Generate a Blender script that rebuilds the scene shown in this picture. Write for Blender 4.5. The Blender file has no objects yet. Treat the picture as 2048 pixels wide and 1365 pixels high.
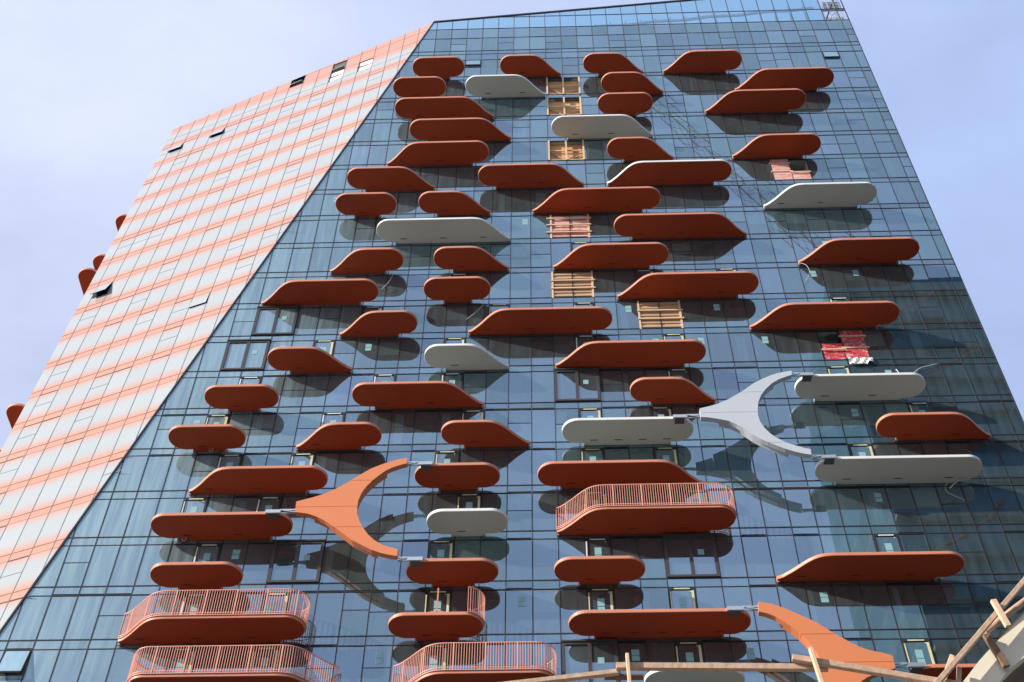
import bpy, bmesh, math, random
from mathutils import Vector, Matrix
R = math.radians
random.seed(7)
sc = bpy.context.scene
col = sc.collection

# ------------------------------------------------------------------ camera
H = 3.2                       # storey height
W = 1.29710                   # curtain wall module
Z0 = 100.5207                 # level of the top slab line
def zf(k): return Z0 - k * H  # k-th slab line counted down from the top
cam_d = bpy.data.cameras.new('camera'); cam = bpy.data.objects.new('camera', cam_d); col.objects.link(cam)
cam.location = (0.8104, -48.9442, 1.7)
yaw, pitch, roll = R(-2.28343822), R(50.53420479), R(0.7002396)
fw = Vector((math.sin(yaw) * math.cos(pitch), math.cos(yaw) * math.cos(pitch), math.sin(pitch)))
rt = Vector((math.cos(yaw), -math.sin(yaw), 0)); up = rt.cross(fw)
r2 = rt * math.cos(roll) + up * math.sin(roll); u2 = up * math.cos(roll) - rt * math.sin(roll)
cam.rotation_euler = Matrix((r2, u2, -fw)).transposed().to_euler()
cam_d.sensor_width = 36; cam_d.lens = 2600 / 2048 * 36
cam_d.clip_end = 3000
sc.camera = cam
sc.render.resolution_x = 1024; sc.render.resolution_y = 682

# ------------------------------------------------------------------ light
SUN_EL, SUN_AZ = R(24), R(246)            # azimuth clockwise from +Y
sdir = Vector((math.cos(SUN_EL) * math.sin(SUN_AZ), math.cos(SUN_EL) * math.cos(SUN_AZ), math.sin(SUN_EL)))
sun_d = bpy.data.lights.new('sun', 'SUN'); sun_d.energy = 4.6; sun_d.angle = R(0.5); sun_d.color = (1.0, 0.93, 0.83)
sun = bpy.data.objects.new('sun', sun_d); col.objects.link(sun)
sun.rotation_euler = sdir.to_track_quat('Z', 'Y').to_euler(); sun.location = (-60, -60, 140)
w = bpy.data.worlds.new("World"); sc.world = w; w.use_nodes = True
nt = w.node_tree; nt.nodes.clear()
def N(t, typ, **kw):
    n = t.nodes.new(typ)
    for a, b in kw.items():
        if a in n.inputs: n.inputs[a].default_value = b
        else: setattr(n, a, b)
    return n
sky = N(nt, 'ShaderNodeTexSky', sky_type='NISHITA', sun_disc=False)
sky.sun_elevation = SUN_EL; sky.sun_rotation = SUN_AZ; sky.air_density = 1.0; sky.dust_density = 2.5; sky.ozone_density = 2.0
tc = N(nt, 'ShaderNodeTexCoord'); noi = N(nt, 'ShaderNodeTexNoise', Scale=2.2, Detail=6.0, Roughness=0.55)
mp = N(nt, 'ShaderNodeMapping'); mp.inputs['Scale'].default_value = (1.0, 1.6, 2.2)
nt.links.new(tc.outputs['Generated'], mp.inputs[0]); nt.links.new(mp.outputs[0], noi.inputs['Vector'])
cr = N(nt, 'ShaderNodeMapRange'); cr.inputs['From Min'].default_value = 0.38; cr.inputs['From Max'].default_value = 0.68
cr.inputs['To Min'].default_value = 0.66; cr.inputs['To Max'].default_value = 0.96
nt.links.new(noi.outputs['Fac'], cr.inputs['Value'])
veil = N(nt, 'ShaderNodeMix', data_type='RGBA')      # thin high cirrus over the clear sky
vc = N(nt, 'ShaderNodeMix', data_type='RGBA')        # whiter on the side of the sun
vc.inputs['A'].default_value = (3.5, 4.45, 6.9, 1); vc.inputs['B'].default_value = (5.5, 6.0, 8.0, 1)
dt = N(nt, 'ShaderNodeVectorMath', operation='DOT_PRODUCT'); dt.inputs[1].default_value = sdir
nt.links.new(tc.outputs['Generated'], dt.inputs[0])
ms = N(nt, 'ShaderNodeMapRange', interpolation_type='SMOOTHSTEP'); ms.inputs['From Min'].default_value = -0.10; ms.inputs['From Max'].default_value = 0.48
nt.links.new(dt.outputs['Value'], ms.inputs['Value']); nt.links.new(ms.outputs[0], vc.inputs['Factor']); nt.links.new(vc.outputs['Result'], veil.inputs['B'])
nt.links.new(cr.outputs[0], veil.inputs['Factor']); nt.links.new(sky.outputs[0], veil.inputs['A'])
bg = N(nt, 'ShaderNodeBackground', Strength=0.10); wo = N(nt, 'ShaderNodeOutputWorld')
nt.links.new(veil.outputs['Result'], bg.inputs['Color']); nt.links.new(bg.outputs[0], wo.inputs[0])
sc.view_settings.view_transform = 'Standard'; sc.view_settings.look = 'None'
sc.view_settings.exposure = 0.55; sc.view_settings.gamma = 1
try:
    sc.cycles.transparent_max_bounces = 12; sc.cycles.max_bounces = 8; sc.cycles.glossy_bounces = 4
except Exception: pass

# ------------------------------------------------------------------ materials
def mat(name):
    m = bpy.data.materials.new(name); m.use_nodes = True
    t = m.node_tree; t.nodes.clear(); o = t.nodes.new('ShaderNodeOutputMaterial')
    return m, t, o
def plain(name, c, rough=0.6, metal=0.0, var=0.08, scale=3.0, bump=0.0, spec=0.4, stretch=(1, 1, 1)):
    m, t, o = mat(name)
    p = N(t, 'ShaderNodeBsdfPrincipled', Roughness=rough, Metallic=metal)
    p.inputs['Specular IOR Level'].default_value = spec
    tc = N(t, 'ShaderNodeTexCoord'); mp = N(t, 'ShaderNodeMapping'); mp.inputs['Scale'].default_value = stretch
    n = N(t, 'ShaderNodeTexNoise', Scale=scale, Detail=5.0)
    t.links.new(tc.outputs['Object'], mp.inputs[0]); t.links.new(mp.outputs[0], n.inputs['Vector'])
    mx = N(t, 'ShaderNodeMix', data_type='RGBA')
    mx.inputs['A'].default_value = tuple(max(0, x * (1 - var)) for x in c) + (1,)
    mx.inputs['B'].default_value = tuple(min(1, x * (1 + var)) for x in c) + (1,)
    t.links.new(n.outputs['Fac'], mx.inputs['Factor']); t.links.new(mx.outputs['Result'], p.inputs['Base Color'])
    if bump:
        b = N(t, 'ShaderNodeBump', Strength=bump, Distance=0.02); t.links.new(n.outputs['Fac'], b.inputs['Height'])
        t.links.new(b.outputs[0], p.inputs['Normal'])
    t.links.new(p.outputs[0], o.inputs[0]); return m
def glass(name, fac=0.27, tint=(0.60, 0.70, 0.66), gloss=(0.55, 0.75, 0.95), dust=0.06, streak=True):
    m, t, o = mat(name)
    tr = N(t, 'ShaderNodeBsdfTransparent', Color=tint + (1,)); gl = N(t, 'ShaderNodeBsdfGlossy', Roughness=0.0)
    fr = N(t, 'ShaderNodeFresnel', IOR=1.5); ge = N(t, 'ShaderNodeNewGeometry')
    wn = N(t, 'ShaderNodeTexWhiteNoise', noise_dimensions='1D'); t.links.new(ge.outputs['Random Per Island'], wn.inputs['W'])
    gm = N(t, 'ShaderNodeMix', data_type='RGBA'); gm.inputs['A'].default_value = gloss + (1,); gm.inputs['B'].default_value = (gloss[0] * 0.98, min(1, gloss[1] * 1.10), gloss[2] * 0.95, 1)
    t.links.new(wn.outputs['Value'], gm.inputs['Factor']); t.links.new(gm.outputs['Result'], gl.inputs['Color'])
    a = N(t, 'ShaderNodeMath', operation='MULTIPLY_ADD'); t.links.new(fr.outputs[0], a.inputs[0]); a.inputs[1].default_value = 0.8; a.inputs[2].default_value = fac
    b = N(t, 'ShaderNodeMath', operation='MULTIPLY_ADD'); t.links.new(ge.outputs['Random Per Island'], b.inputs[0]); b.inputs[1].default_value = 0.15
    t.links.new(a.outputs[0], b.inputs[2]); b.use_clamp = True
    mx = N(t, 'ShaderNodeMixShader'); t.links.new(b.outputs[0], mx.inputs[0]); t.links.new(tr.outputs[0], mx.inputs[1]); t.links.new(gl.outputs[0], mx.inputs[2])
    df = N(t, 'ShaderNodeBsdfDiffuse', Color=(0.42, 0.60, 0.66, 1))
    tc = N(t, 'ShaderNodeTexCoord'); mp = N(t, 'ShaderNodeMapping'); mp.inputs['Scale'].default_value = (3.0, 3.0, 0.22)
    n = N(t, 'ShaderNodeTexNoise', Scale=1.0, Detail=5.0); t.links.new(tc.outputs['Object'], mp.inputs[0]); t.links.new(mp.outputs[0], n.inputs['Vector'])
    mr = N(t, 'ShaderNodeMapRange'); mr.inputs['From Min'].default_value = 0.35; mr.inputs['From Max'].default_value = 0.75
    mr.inputs['To Min'].default_value = dust; mr.inputs['To Max'].default_value = dust * 1.9
    t.links.new(n.outputs['Fac'], mr.inputs['Value'])
    # rain-washed dirt is heaviest on the panes next to the slanted edge
    sx = N(t, 'ShaderNodeSeparateXYZ'); t.links.new(tc.outputs['Object'], sx.inputs[0])
    e1 = N(t, 'ShaderNodeMath', operation='MULTIPLY_ADD'); t.links.new(sx.outputs['Z'], e1.inputs[0]); e1.inputs[1].default_value = -0.2687; t.links.new(sx.outputs['X'], e1.inputs[2])
    e2 = N(t, 'ShaderNodeMapRange', interpolation_type='SMOOTHSTEP'); t.links.new(e1.outputs[0], e2.inputs['Value'])
    e2.inputs['From Min'].default_value = -36.0; e2.inputs['From Max'].default_value = -24.0; e2.inputs['To Min'].default_value = 0.46; e2.inputs['To Max'].default_value = 0.0
    e4 = N(t, 'ShaderNodeMapRange', interpolation_type='SMOOTHSTEP'); t.links.new(sx.outputs['Z'], e4.inputs['Value'])
    e4.inputs['From Min'].default_value = 45.0; e4.inputs['From Max'].default_value = 100.0; e4.inputs['To Min'].default_value = 1.0; e4.inputs['To Max'].default_value = 0.15
    e5 = N(t, 'ShaderNodeMath', operation='MULTIPLY'); t.links.new(e2.outputs[0], e5.inputs[0]); t.links.new(e4.outputs[0], e5.inputs[1])
    e6 = N(t, 'ShaderNodeMath', operation='MULTIPLY'); t.links.new(e5.outputs[0], e6.inputs[0]); e6.inputs[1].default_value = 1.4; t.links.new(n.outputs['Fac'], e6.inputs[1])
    e7 = N(t, 'ShaderNodeMath', operation='MULTIPLY_ADD'); t.links.new(e6.outputs[0], e7.inputs[0]); e7.inputs[1].default_value = 1.7; t.links.new(mr.outputs[0], e7.inputs[2]); mr = e7
    m2 = N(t, 'ShaderNodeMixShader'); t.links.new(mr.outputs[0], m2.inputs[0]); t.links.new(mx.outputs[0], m2.inputs[1]); t.links.new(df.outputs[0], m2.inputs[2])
    t.links.new(m2.outputs[0], o.inputs[0]); return m
def frit():
    m, t, o = mat('fritted orange and white glass')
    p = N(t, 'ShaderNodeBsdfPrincipled', Roughness=0.16); p.inputs['Specular IOR Level'].default_value = 0.9
    tc = N(t, 'ShaderNodeTexCoord'); sx = N(t, 'ShaderNodeSeparateXYZ'); t.links.new(tc.outputs['Object'], sx.inputs[0])
    def M(op, a, b=None, c=None):
        n = N(t, 'ShaderNodeMath', operation=op)
        for i, v in enumerate((a, b, c)):
            if v is None: continue
            if hasattr(v, 'links'): t.links.new(v, n.inputs[i])
            else: n.inputs[i].default_value = v
        return n.outputs[0]
    k = M('DIVIDE', M('SUBTRACT', Z0, sx.outputs['Z']), H)
    f = M('FRACT', M('ADD', k, 40.44))
    d = M('ABSOLUTE', M('SUBTRACT', f, 0.5))
    mr = N(t, 'ShaderNodeMapRange', interpolation_type='SMOOTHSTEP'); t.links.new(d, mr.inputs['Value'])
    mr.inputs['From Min'].default_value = 0.02; mr.inputs['From Max'].default_value = 0.38; mr.inputs['To Min'].default_value = 1; mr.inputs['To Max'].default_value = 0
    topm = M('LESS_THAN', k, -0.04)
    msk = M('MAXIMUM', mr.outputs[0], topm)
    no = N(t, 'ShaderNodeTexNoise', Scale=0.12, Detail=3.0); t.links.new(tc.outputs['Object'], no.inputs['Vector'])
    ca = N(t, 'ShaderNodeMix', data_type='RGBA'); ca.inputs['A'].default_value = (0.54, 0.25, 0.155, 1); ca.inputs['B'].default_value = (0.57, 0.295, 0.195, 1)
    t.links.new(no.outputs['Fac'], ca.inputs['Factor'])
    mx = N(t, 'ShaderNodeMix', data_type='RGBA'); mx.inputs['A'].default_value = (0.40, 0.435, 0.435, 1)
    t.links.new(ca.outputs['Result'], mx.inputs['B']); t.links.new(msk, mx.inputs['Factor'])
    ge = N(t, 'ShaderNodeNewGeometry'); hs = N(t, 'ShaderNodeHueSaturation')
    t.links.new(M('MULTIPLY_ADD', ge.outputs['Random Per Island'], 0.05, 0.975), hs.inputs['Value'])
    t.links.new(mx.outputs['Result'], hs.inputs['Color']); t.links.new(hs.outputs[0], p.inputs['Base Color'])
    t.links.new(p.outputs[0], o.inputs[0]); return m
def windowgrid(name, wall, pane, sx_, sz_):
    m, t, o = mat(name)
    p = N(t, 'ShaderNodeBsdfPrincipled', Roughness=0.35)
    tc = N(t, 'ShaderNodeTexCoord'); br = N(t, 'ShaderNodeTexBrick'); br.offset = 0
    mp = N(t, 'ShaderNodeMapping'); mp.inputs['Rotation'].default_value = (R(90), 0, 0)
    t.links.new(tc.outputs['Object'], mp.inputs[0]); t.links.new(mp.outputs[0], br.inputs['Vector'])
    br.inputs['Color1'].default_value = pane + (1,); br.inputs['Color2'].default_value = tuple(x * 1.6 for x in pane) + (1,); br.inputs['Mortar'].default_value = wall + (1,)
    br.inputs['Scale'].default_value = 1; br.inputs['Brick Width'].default_value = sx_; br.inputs['Row Height'].default_value = sz_; br.inputs['Mortar Size'].default_value = 0.25
    t.links.new(br.outputs[0], p.inputs['Base Color']); t.links.new(p.outputs[0], o.inputs[0]); return m
def twotone(name, a, b, scale, lo, hi, stretch=(1, 1, 1), bump=0.8):
    m, t, o = mat(name)
    p = N(t, 'ShaderNodeBsdfPrincipled', Roughness=0.45); tc = N(t, 'ShaderNodeTexCoord'); mp = N(t, 'ShaderNodeMapping'); mp.inputs['Scale'].default_value = stretch
    n = N(t, 'ShaderNodeTexNoise', Scale=scale, Detail=7.0, Roughness=0.65, Distortion=0.8); t.links.new(tc.outputs['Object'], mp.inputs[0]); t.links.new(mp.outputs[0], n.inputs['Vector'])
    r = N(t, 'ShaderNodeMapRange'); r.inputs['From Min'].default_value = lo; r.inputs['From Max'].default_value = hi; t.links.new(n.outputs['Fac'], r.inputs['Value'])
    mx = N(t, 'ShaderNodeMix', data_type='RGBA'); mx.inputs['A'].default_value = a + (1,); mx.inputs['B'].default_value = b + (1,)
    t.links.new(r.outputs[0], mx.inputs['Factor']); t.links.new(mx.outputs['Result'], p.inputs['Base Color'])
    bm_ = N(t, 'ShaderNodeBump', Strength=bump, Distance=0.04); t.links.new(n.outputs['Fac'], bm_.inputs['Height']); t.links.new(bm_.outputs[0], p.inputs['Normal'])
    t.links.new(p.outputs[0], o.inputs[0]); return m
def patchy(name, lo, hi, size):
    m, t, o = mat(name)
    p = N(t, 'ShaderNodeBsdfPrincipled', Roughness=0.9); tc = N(t, 'ShaderNodeTexCoord')
    v = N(t, 'ShaderNodeTexVoronoi', Scale=1.0, distance='CHEBYCHEV'); mp = N(t, 'ShaderNodeMapping'); mp.inputs['Scale'].default_value = size
    t.links.new(tc.outputs['Object'], mp.inputs[0]); t.links.new(mp.outputs[0], v.inputs['Vector'])
    sc_ = N(t, 'ShaderNodeSeparateColor'); t.links.new(v.outputs['Color'], sc_.inputs[0])
    mx = N(t, 'ShaderNodeMix', data_type='RGBA'); mx.inputs['A'].default_value = lo + (1,); mx.inputs['B'].default_value = hi + (1,)
    t.links.new(sc_.outputs[0], mx.inputs['Factor']); t.links.new(mx.outputs['Result'], p.inputs['Base Color']); t.links.new(p.outputs[0], o.inputs[0]); return m
def woodm(name, c, stretch):
    return plain(name, c, rough=0.75, var=0.35, scale=9.0, bump=0.4, stretch=stretch)
M = {
 'glass': glass('blue coated glass'),
 'clear': glass('clear parapet glass', fac=0.20, tint=(0.40, 0.68, 0.78), dust=0.05),
 'frit': frit(),
 'mull': plain('dark bronze aluminium', (0.045, 0.045, 0.05), rough=0.4, metal=0.3),
 'black': plain('black gap', (0.008, 0.008, 0.01), rough=0.8),
 'joint': plain('grey joint sealant', (0.10, 0.085, 0.08), rough=0.6),
 'rail': plain('sunlit rust railing bars', (0.80, 0.36, 0.26), rough=0.4, var=0.05),  # rust coat with its sunlit salmon tone put into the colour
 'floor': plain('grey balcony floor', (0.34, 0.35, 0.34), rough=0.9),
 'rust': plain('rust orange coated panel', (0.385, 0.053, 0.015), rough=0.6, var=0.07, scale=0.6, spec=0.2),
 'rustlit': plain('sunlit rust orange edge panel', (0.64, 0.245, 0.145), rough=0.4, var=0.07, scale=0.9, spec=0.5),  # same rust coat, colour lightened to stand for sun on the edges
 'brace': plain('orange coated steel', (0.69, 0.225, 0.092), rough=0.5, var=0.05, scale=0.5),
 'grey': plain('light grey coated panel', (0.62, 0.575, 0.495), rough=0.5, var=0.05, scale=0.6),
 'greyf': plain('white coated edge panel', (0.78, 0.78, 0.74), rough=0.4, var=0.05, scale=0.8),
 'steelgrey': plain('pale grey coated steel', (0.50, 0.54, 0.59), rough=0.45, var=0.04, scale=0.5),
 'slot': plain('dark drain slot', (0.05, 0.02, 0.015), rough=0.8),
 'metal': plain('galvanised steel', (0.62, 0.64, 0.64), rough=0.35, metal=0.8, var=0.2, scale=8),
 'ceil': patchy('room ceilings', (0.13, 0.15, 0.15), (0.66, 0.68, 0.62), (0.45, 0.5, 0.32)),
 'inwall': plain('interior plaster wall', (0.42, 0.42, 0.40), rough=0.9, var=0.15, scale=0.5),
 'spback': plain('spandrel back panel', (0.10, 0.115, 0.13), rough=0.7, var=0.25, scale=0.5),
 'board': plain('plywood sheet', (0.62, 0.36, 0.16), rough=0.75, var=0.30, scale=2.5, bump=0.2, stretch=(0.6, 1, 5)),
 'batten': plain('pale pine batten', (0.72, 0.50, 0.33), rough=0.75, var=0.2, scale=6, stretch=(0.5, 1, 4)),
 'pink': twotone('pink insulation foil', (0.72, 0.30, 0.25), (0.82, 0.62, 0.55), 2.2, 0.45, 0.62, (0.7, 1, 2.5)),
 'red': twotone('red crumpled film', (0.55, 0.045, 0.06), (0.80, 0.52, 0.50), 3.2, 0.50, 0.64, (1, 1, 1.6)),
 'film': plain('white plastic film', (0.75, 0.74, 0.72), rough=0.5, var=0.2, scale=6, bump=0.8),
 'sticker': plain('pale green sticker', (0.26, 0.46, 0.48), rough=0.5, var=0.1),
 'tape': plain('pale yellow protective film', (0.66, 0.62, 0.36), rough=0.5, var=0.25, scale=4),
 'whitetape': plain('white protective film', (0.72, 0.72, 0.68), rough=0.5, var=0.15, scale=4),
 'curtain': plain('white sheet in window', (0.60, 0.66, 0.63), rough=0.9, var=0.25, scale=1.5, stretch=(6, 1, 0.6)),
 'plank': woodm('sawn pine', (0.50, 0.35, 0.25), (2, 2, 2)),
 'plankd': woodm('weathered board', (0.20, 0.125, 0.075), (2, 2, 2)),
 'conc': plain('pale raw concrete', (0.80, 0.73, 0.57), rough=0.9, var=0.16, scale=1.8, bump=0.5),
 'concd': plain('dark brown concrete', (0.20, 0.145, 0.10), rough=0.95, var=0.5, scale=2.5, bump=0.6),  # separate darker brown base colour for the slab underside
 'ground': plain('dusty ground', (0.105, 0.10, 0.092), rough=0.95, var=0.2, scale=0.05),
 'asphalt': plain('asphalt', (0.06, 0.06, 0.06), rough=0.9, var=0.2, scale=0.5),
 'dark': windowgrid('dark neighbouring facade', (0.10, 0.14, 0.155), (0.030, 0.095, 0.12), 3.2, 3.4),
 'crane': plain('crane steel', (0.14, 0.07, 0.05), rough=0.6),
 'cable': plain('pale cable', (0.62, 0.62, 0.58), rough=0.6),
}
# ------------------------------------------------------------------ helpers
class MB:
    def __init__(s): s.v = []; s.f = []; s.m = []; s.sm = []
    def face(s, pts, mi=0, sm=False):
        b = len(s.v); s.v += [tuple(p) for p in pts]; s.f.append(tuple(range(b, b + len(pts)))); s.m.append(mi); s.sm.append(sm)
    def box(s, x0, x1, y0, y1, z0, z1, mi=0):
        p = [(x, y, z) for z in (z0, z1) for y in (y0, y1) for x in (x0, x1)]
        b = len(s.v); s.v += p
        for f in ((0, 2, 3, 1), (4, 5, 7, 6), (0, 1, 5, 4), (2, 6, 7, 3), (0, 4, 6, 2), (1, 3, 7, 5)):
            s.f.append(tuple(b + i for i in f)); s.m.append(mi); s.sm.append(False)
    def bar(s, a, b, wd, ht, mi=0, upv=(0, 0, 1)):
        a, b = Vector(a), Vector(b); d = (b - a).normalized(); u = Vector(upv)
        if abs(d.dot(u)) > 0.95: u = Vector((0, 1, 0))
        sd = d.cross(u).normalized() * wd / 2; u = sd.cross(d).normalized() * ht / 2
        q = [a - sd - u, a + sd - u, a + sd + u, a - sd + u]; q2 = [x + (b - a) for x in q]
        k = len(s.v); s.v += [tuple(x) for x in q + q2]
        for f in ((0, 3, 2, 1), (4, 5, 6, 7), (0, 1, 5, 4), (1, 2, 6, 5), (2, 3, 7, 6), (3, 0, 4, 7)):
            s.f.append(tuple(k + i for i in f)); s.m.append(mi); s.sm.append(False)
    def tube(s, pts, r, n=6, mi=0):
        pts = [Vector(p) for p in pts]; rings = []
        for i, p in enumerate(pts):
            d = (pts[min(i + 1, len(pts) - 1)] - pts[max(i - 1, 0)]).normalized()
            u = Vector((0, 0, 1)) if abs(d.z) < 0.9 else Vector((1, 0, 0))
            a = d.cross(u).normalized(); b = a.cross(d)
            k = len(s.v); rr = r[i] if isinstance(r, list) else r
            s.v += [tuple(p + (a * math.cos(t) + b * math.sin(t)) * rr) for t in [2 * math.pi * j / n for j in range(n)]]
            rings.append(k)
        for k0, k1 in zip(rings, rings[1:]):
            for j in range(n):
                s.f.append((k0 + j, k0 + (j + 1) % n, k1 + (j + 1) % n, k1 + j)); s.m.append(mi); s.sm.append(True)
        s.f.append(tuple(rings[0] + j for j in range(n))); s.m.append(mi); s.sm.append(False)
        s.f.append(tuple(rings[-1] + j for j in reversed(range(n)))); s.m.append(mi); s.sm.append(False)
    def prism(s, poly, a, b, axis='y', mi=0, side=None):
        # poly: 2D points; extruded along axis from a to b
        def P(p, t): return (p[0], t, p[1]) if axis == 'y' else (p[0], p[1], t)
        n = len(poly); k = len(s.v)
        s.v += [P(p, a) for p in poly] + [P(p, b) for p in poly]
        s.f.append(tuple(k + i for i in range(n))); s.m.append(mi); s.sm.append(False)
        s.f.append(tuple(k + n + i for i in reversed(range(n)))); s.m.append(mi); s.sm.append(False)
        for i in range(n):
            j = (i + 1) % n
            s.f.append((k + i, k + n + i, k + n + j, k + j)); s.m.append(mi if side is None else side); s.sm.append(False)
    def build(s, name, mats, parent=None, recalc=True):
        me = bpy.data.meshes.new(name); me.from_pydata(s.v, [], s.f)
        for x in (mats if isinstance(mats, (list, tuple)) else [mats]): me.materials.append(x)
        for p, mi, sm in zip(me.polygons, s.m, s.sm): p.material_index = mi; p.use_smooth = sm
        if recalc:
            bm = bmesh.new(); bm.from_mesh(me); bmesh.ops.recalc_face_normals(bm, faces=bm.faces); bm.to_mesh(me); bm.free()
        me.update(); o = bpy.data.objects.new(name, me); col.objects.link(o)
        if parent: o.parent = parent
        return o
def multi(name, items, mats, parent, cap=100, recalc=True):
    # each item its own object; past the cap the rest is one mesh
    rest_ = MB()
    for n, it in enumerate(items):
        if n < cap: it.build(name, mats, parent, recalc)
        else:
            b = len(rest_.v); rest_.v += it.v; rest_.f += [tuple(i + b for i in f) for f in it.f]; rest_.m += it.m; rest_.sm += it.sm
    if rest_.f: rest_.build(name, mats, parent, recalc)['kind'] = 'stuff'
def tag(o, label=None, cat=None, group=None, kind=None):
    for a, b in (('label', label), ('category', cat), ('group', group), ('kind', kind)):
        if b: o[a] = b
    return o
def empty(name, label, cat, loc=(0, 0, 0), group=None):
    o = bpy.data.objects.new(name, None); col.objects.link(o); o.location = loc
    return tag(o, label, cat, group)
def clip(poly, a, b, c):      # keep points with a*x + b*z + c >= 0
    out = []
    for i in range(len(poly)):
        p, q = poly[i], poly[(i + 1) % len(poly)]
        dp, dq = a * p[0] + b * p[1] + c, a * q[0] + b * q[1] + c
        if dp >= 0: out.append(p)
        if (dp >= 0) != (dq >= 0):
            t = dp / (dp - dq); out.append((p[0] + t * (q[0] - p[0]), p[1] + t * (q[1] - p[1])))
    return out
CA, CB = 0.2687, -36.005                       # crease between the two fronts: x = CA*z + CB
def cx(z): return CA * z + CB
PH = R(160.3); DX, DY = math.cos(PH), math.sin(PH)
def ly(x, z): return (x - cx(z)) / DX * DY     # depth of the leaning left front
XL, XR = -31.35, 26.62
TOPA, TOPB = 0.139, 105.07
def topz(x): return TOPA * x + TOPB
def topz_l(x): return 0.13 * x + 105.0
NLEV = 30
levels = [-0.606, 0.636] + list(range(2, NLEV + 1))   # slab lines

# ------------------------------------------------------------------ ground
g = MB(); g.face([(-900, -900, 0), (900, -900, 0), (900, 900, 0), (-900, 900, 0)])
tag(g.build('ground', M['ground'], recalc=False), kind='structure')
g = MB(); g.face([(-400, -62, 0.004), (400, -62, 0.004), (400, -74, 0.004), (-400, -74, 0.004)])
tag(g.build('road', M['asphalt'], recalc=False), kind='structure')

# ------------------------------------------------------------------ the tower
tower = empty('residential_tower', 'blue glass tower with rust coloured curved balconies and a leaning orange striped side', 'tower')
def fpoly(x0, x1, z0, z1, front=True):
    p = [(x0, z0), (x1, z0), (x1, z1), (x0, z1)]
    p = clip(p, 1, -CA, -CB) if front else clip(p, -1, CA, CB)
    if len(p) < 3: return None
    p = clip(p, TOPA, -1, TOPB) if front else clip(p, 0.13, -1, 105.0)
    return p if len(p) >= 3 else None
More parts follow.
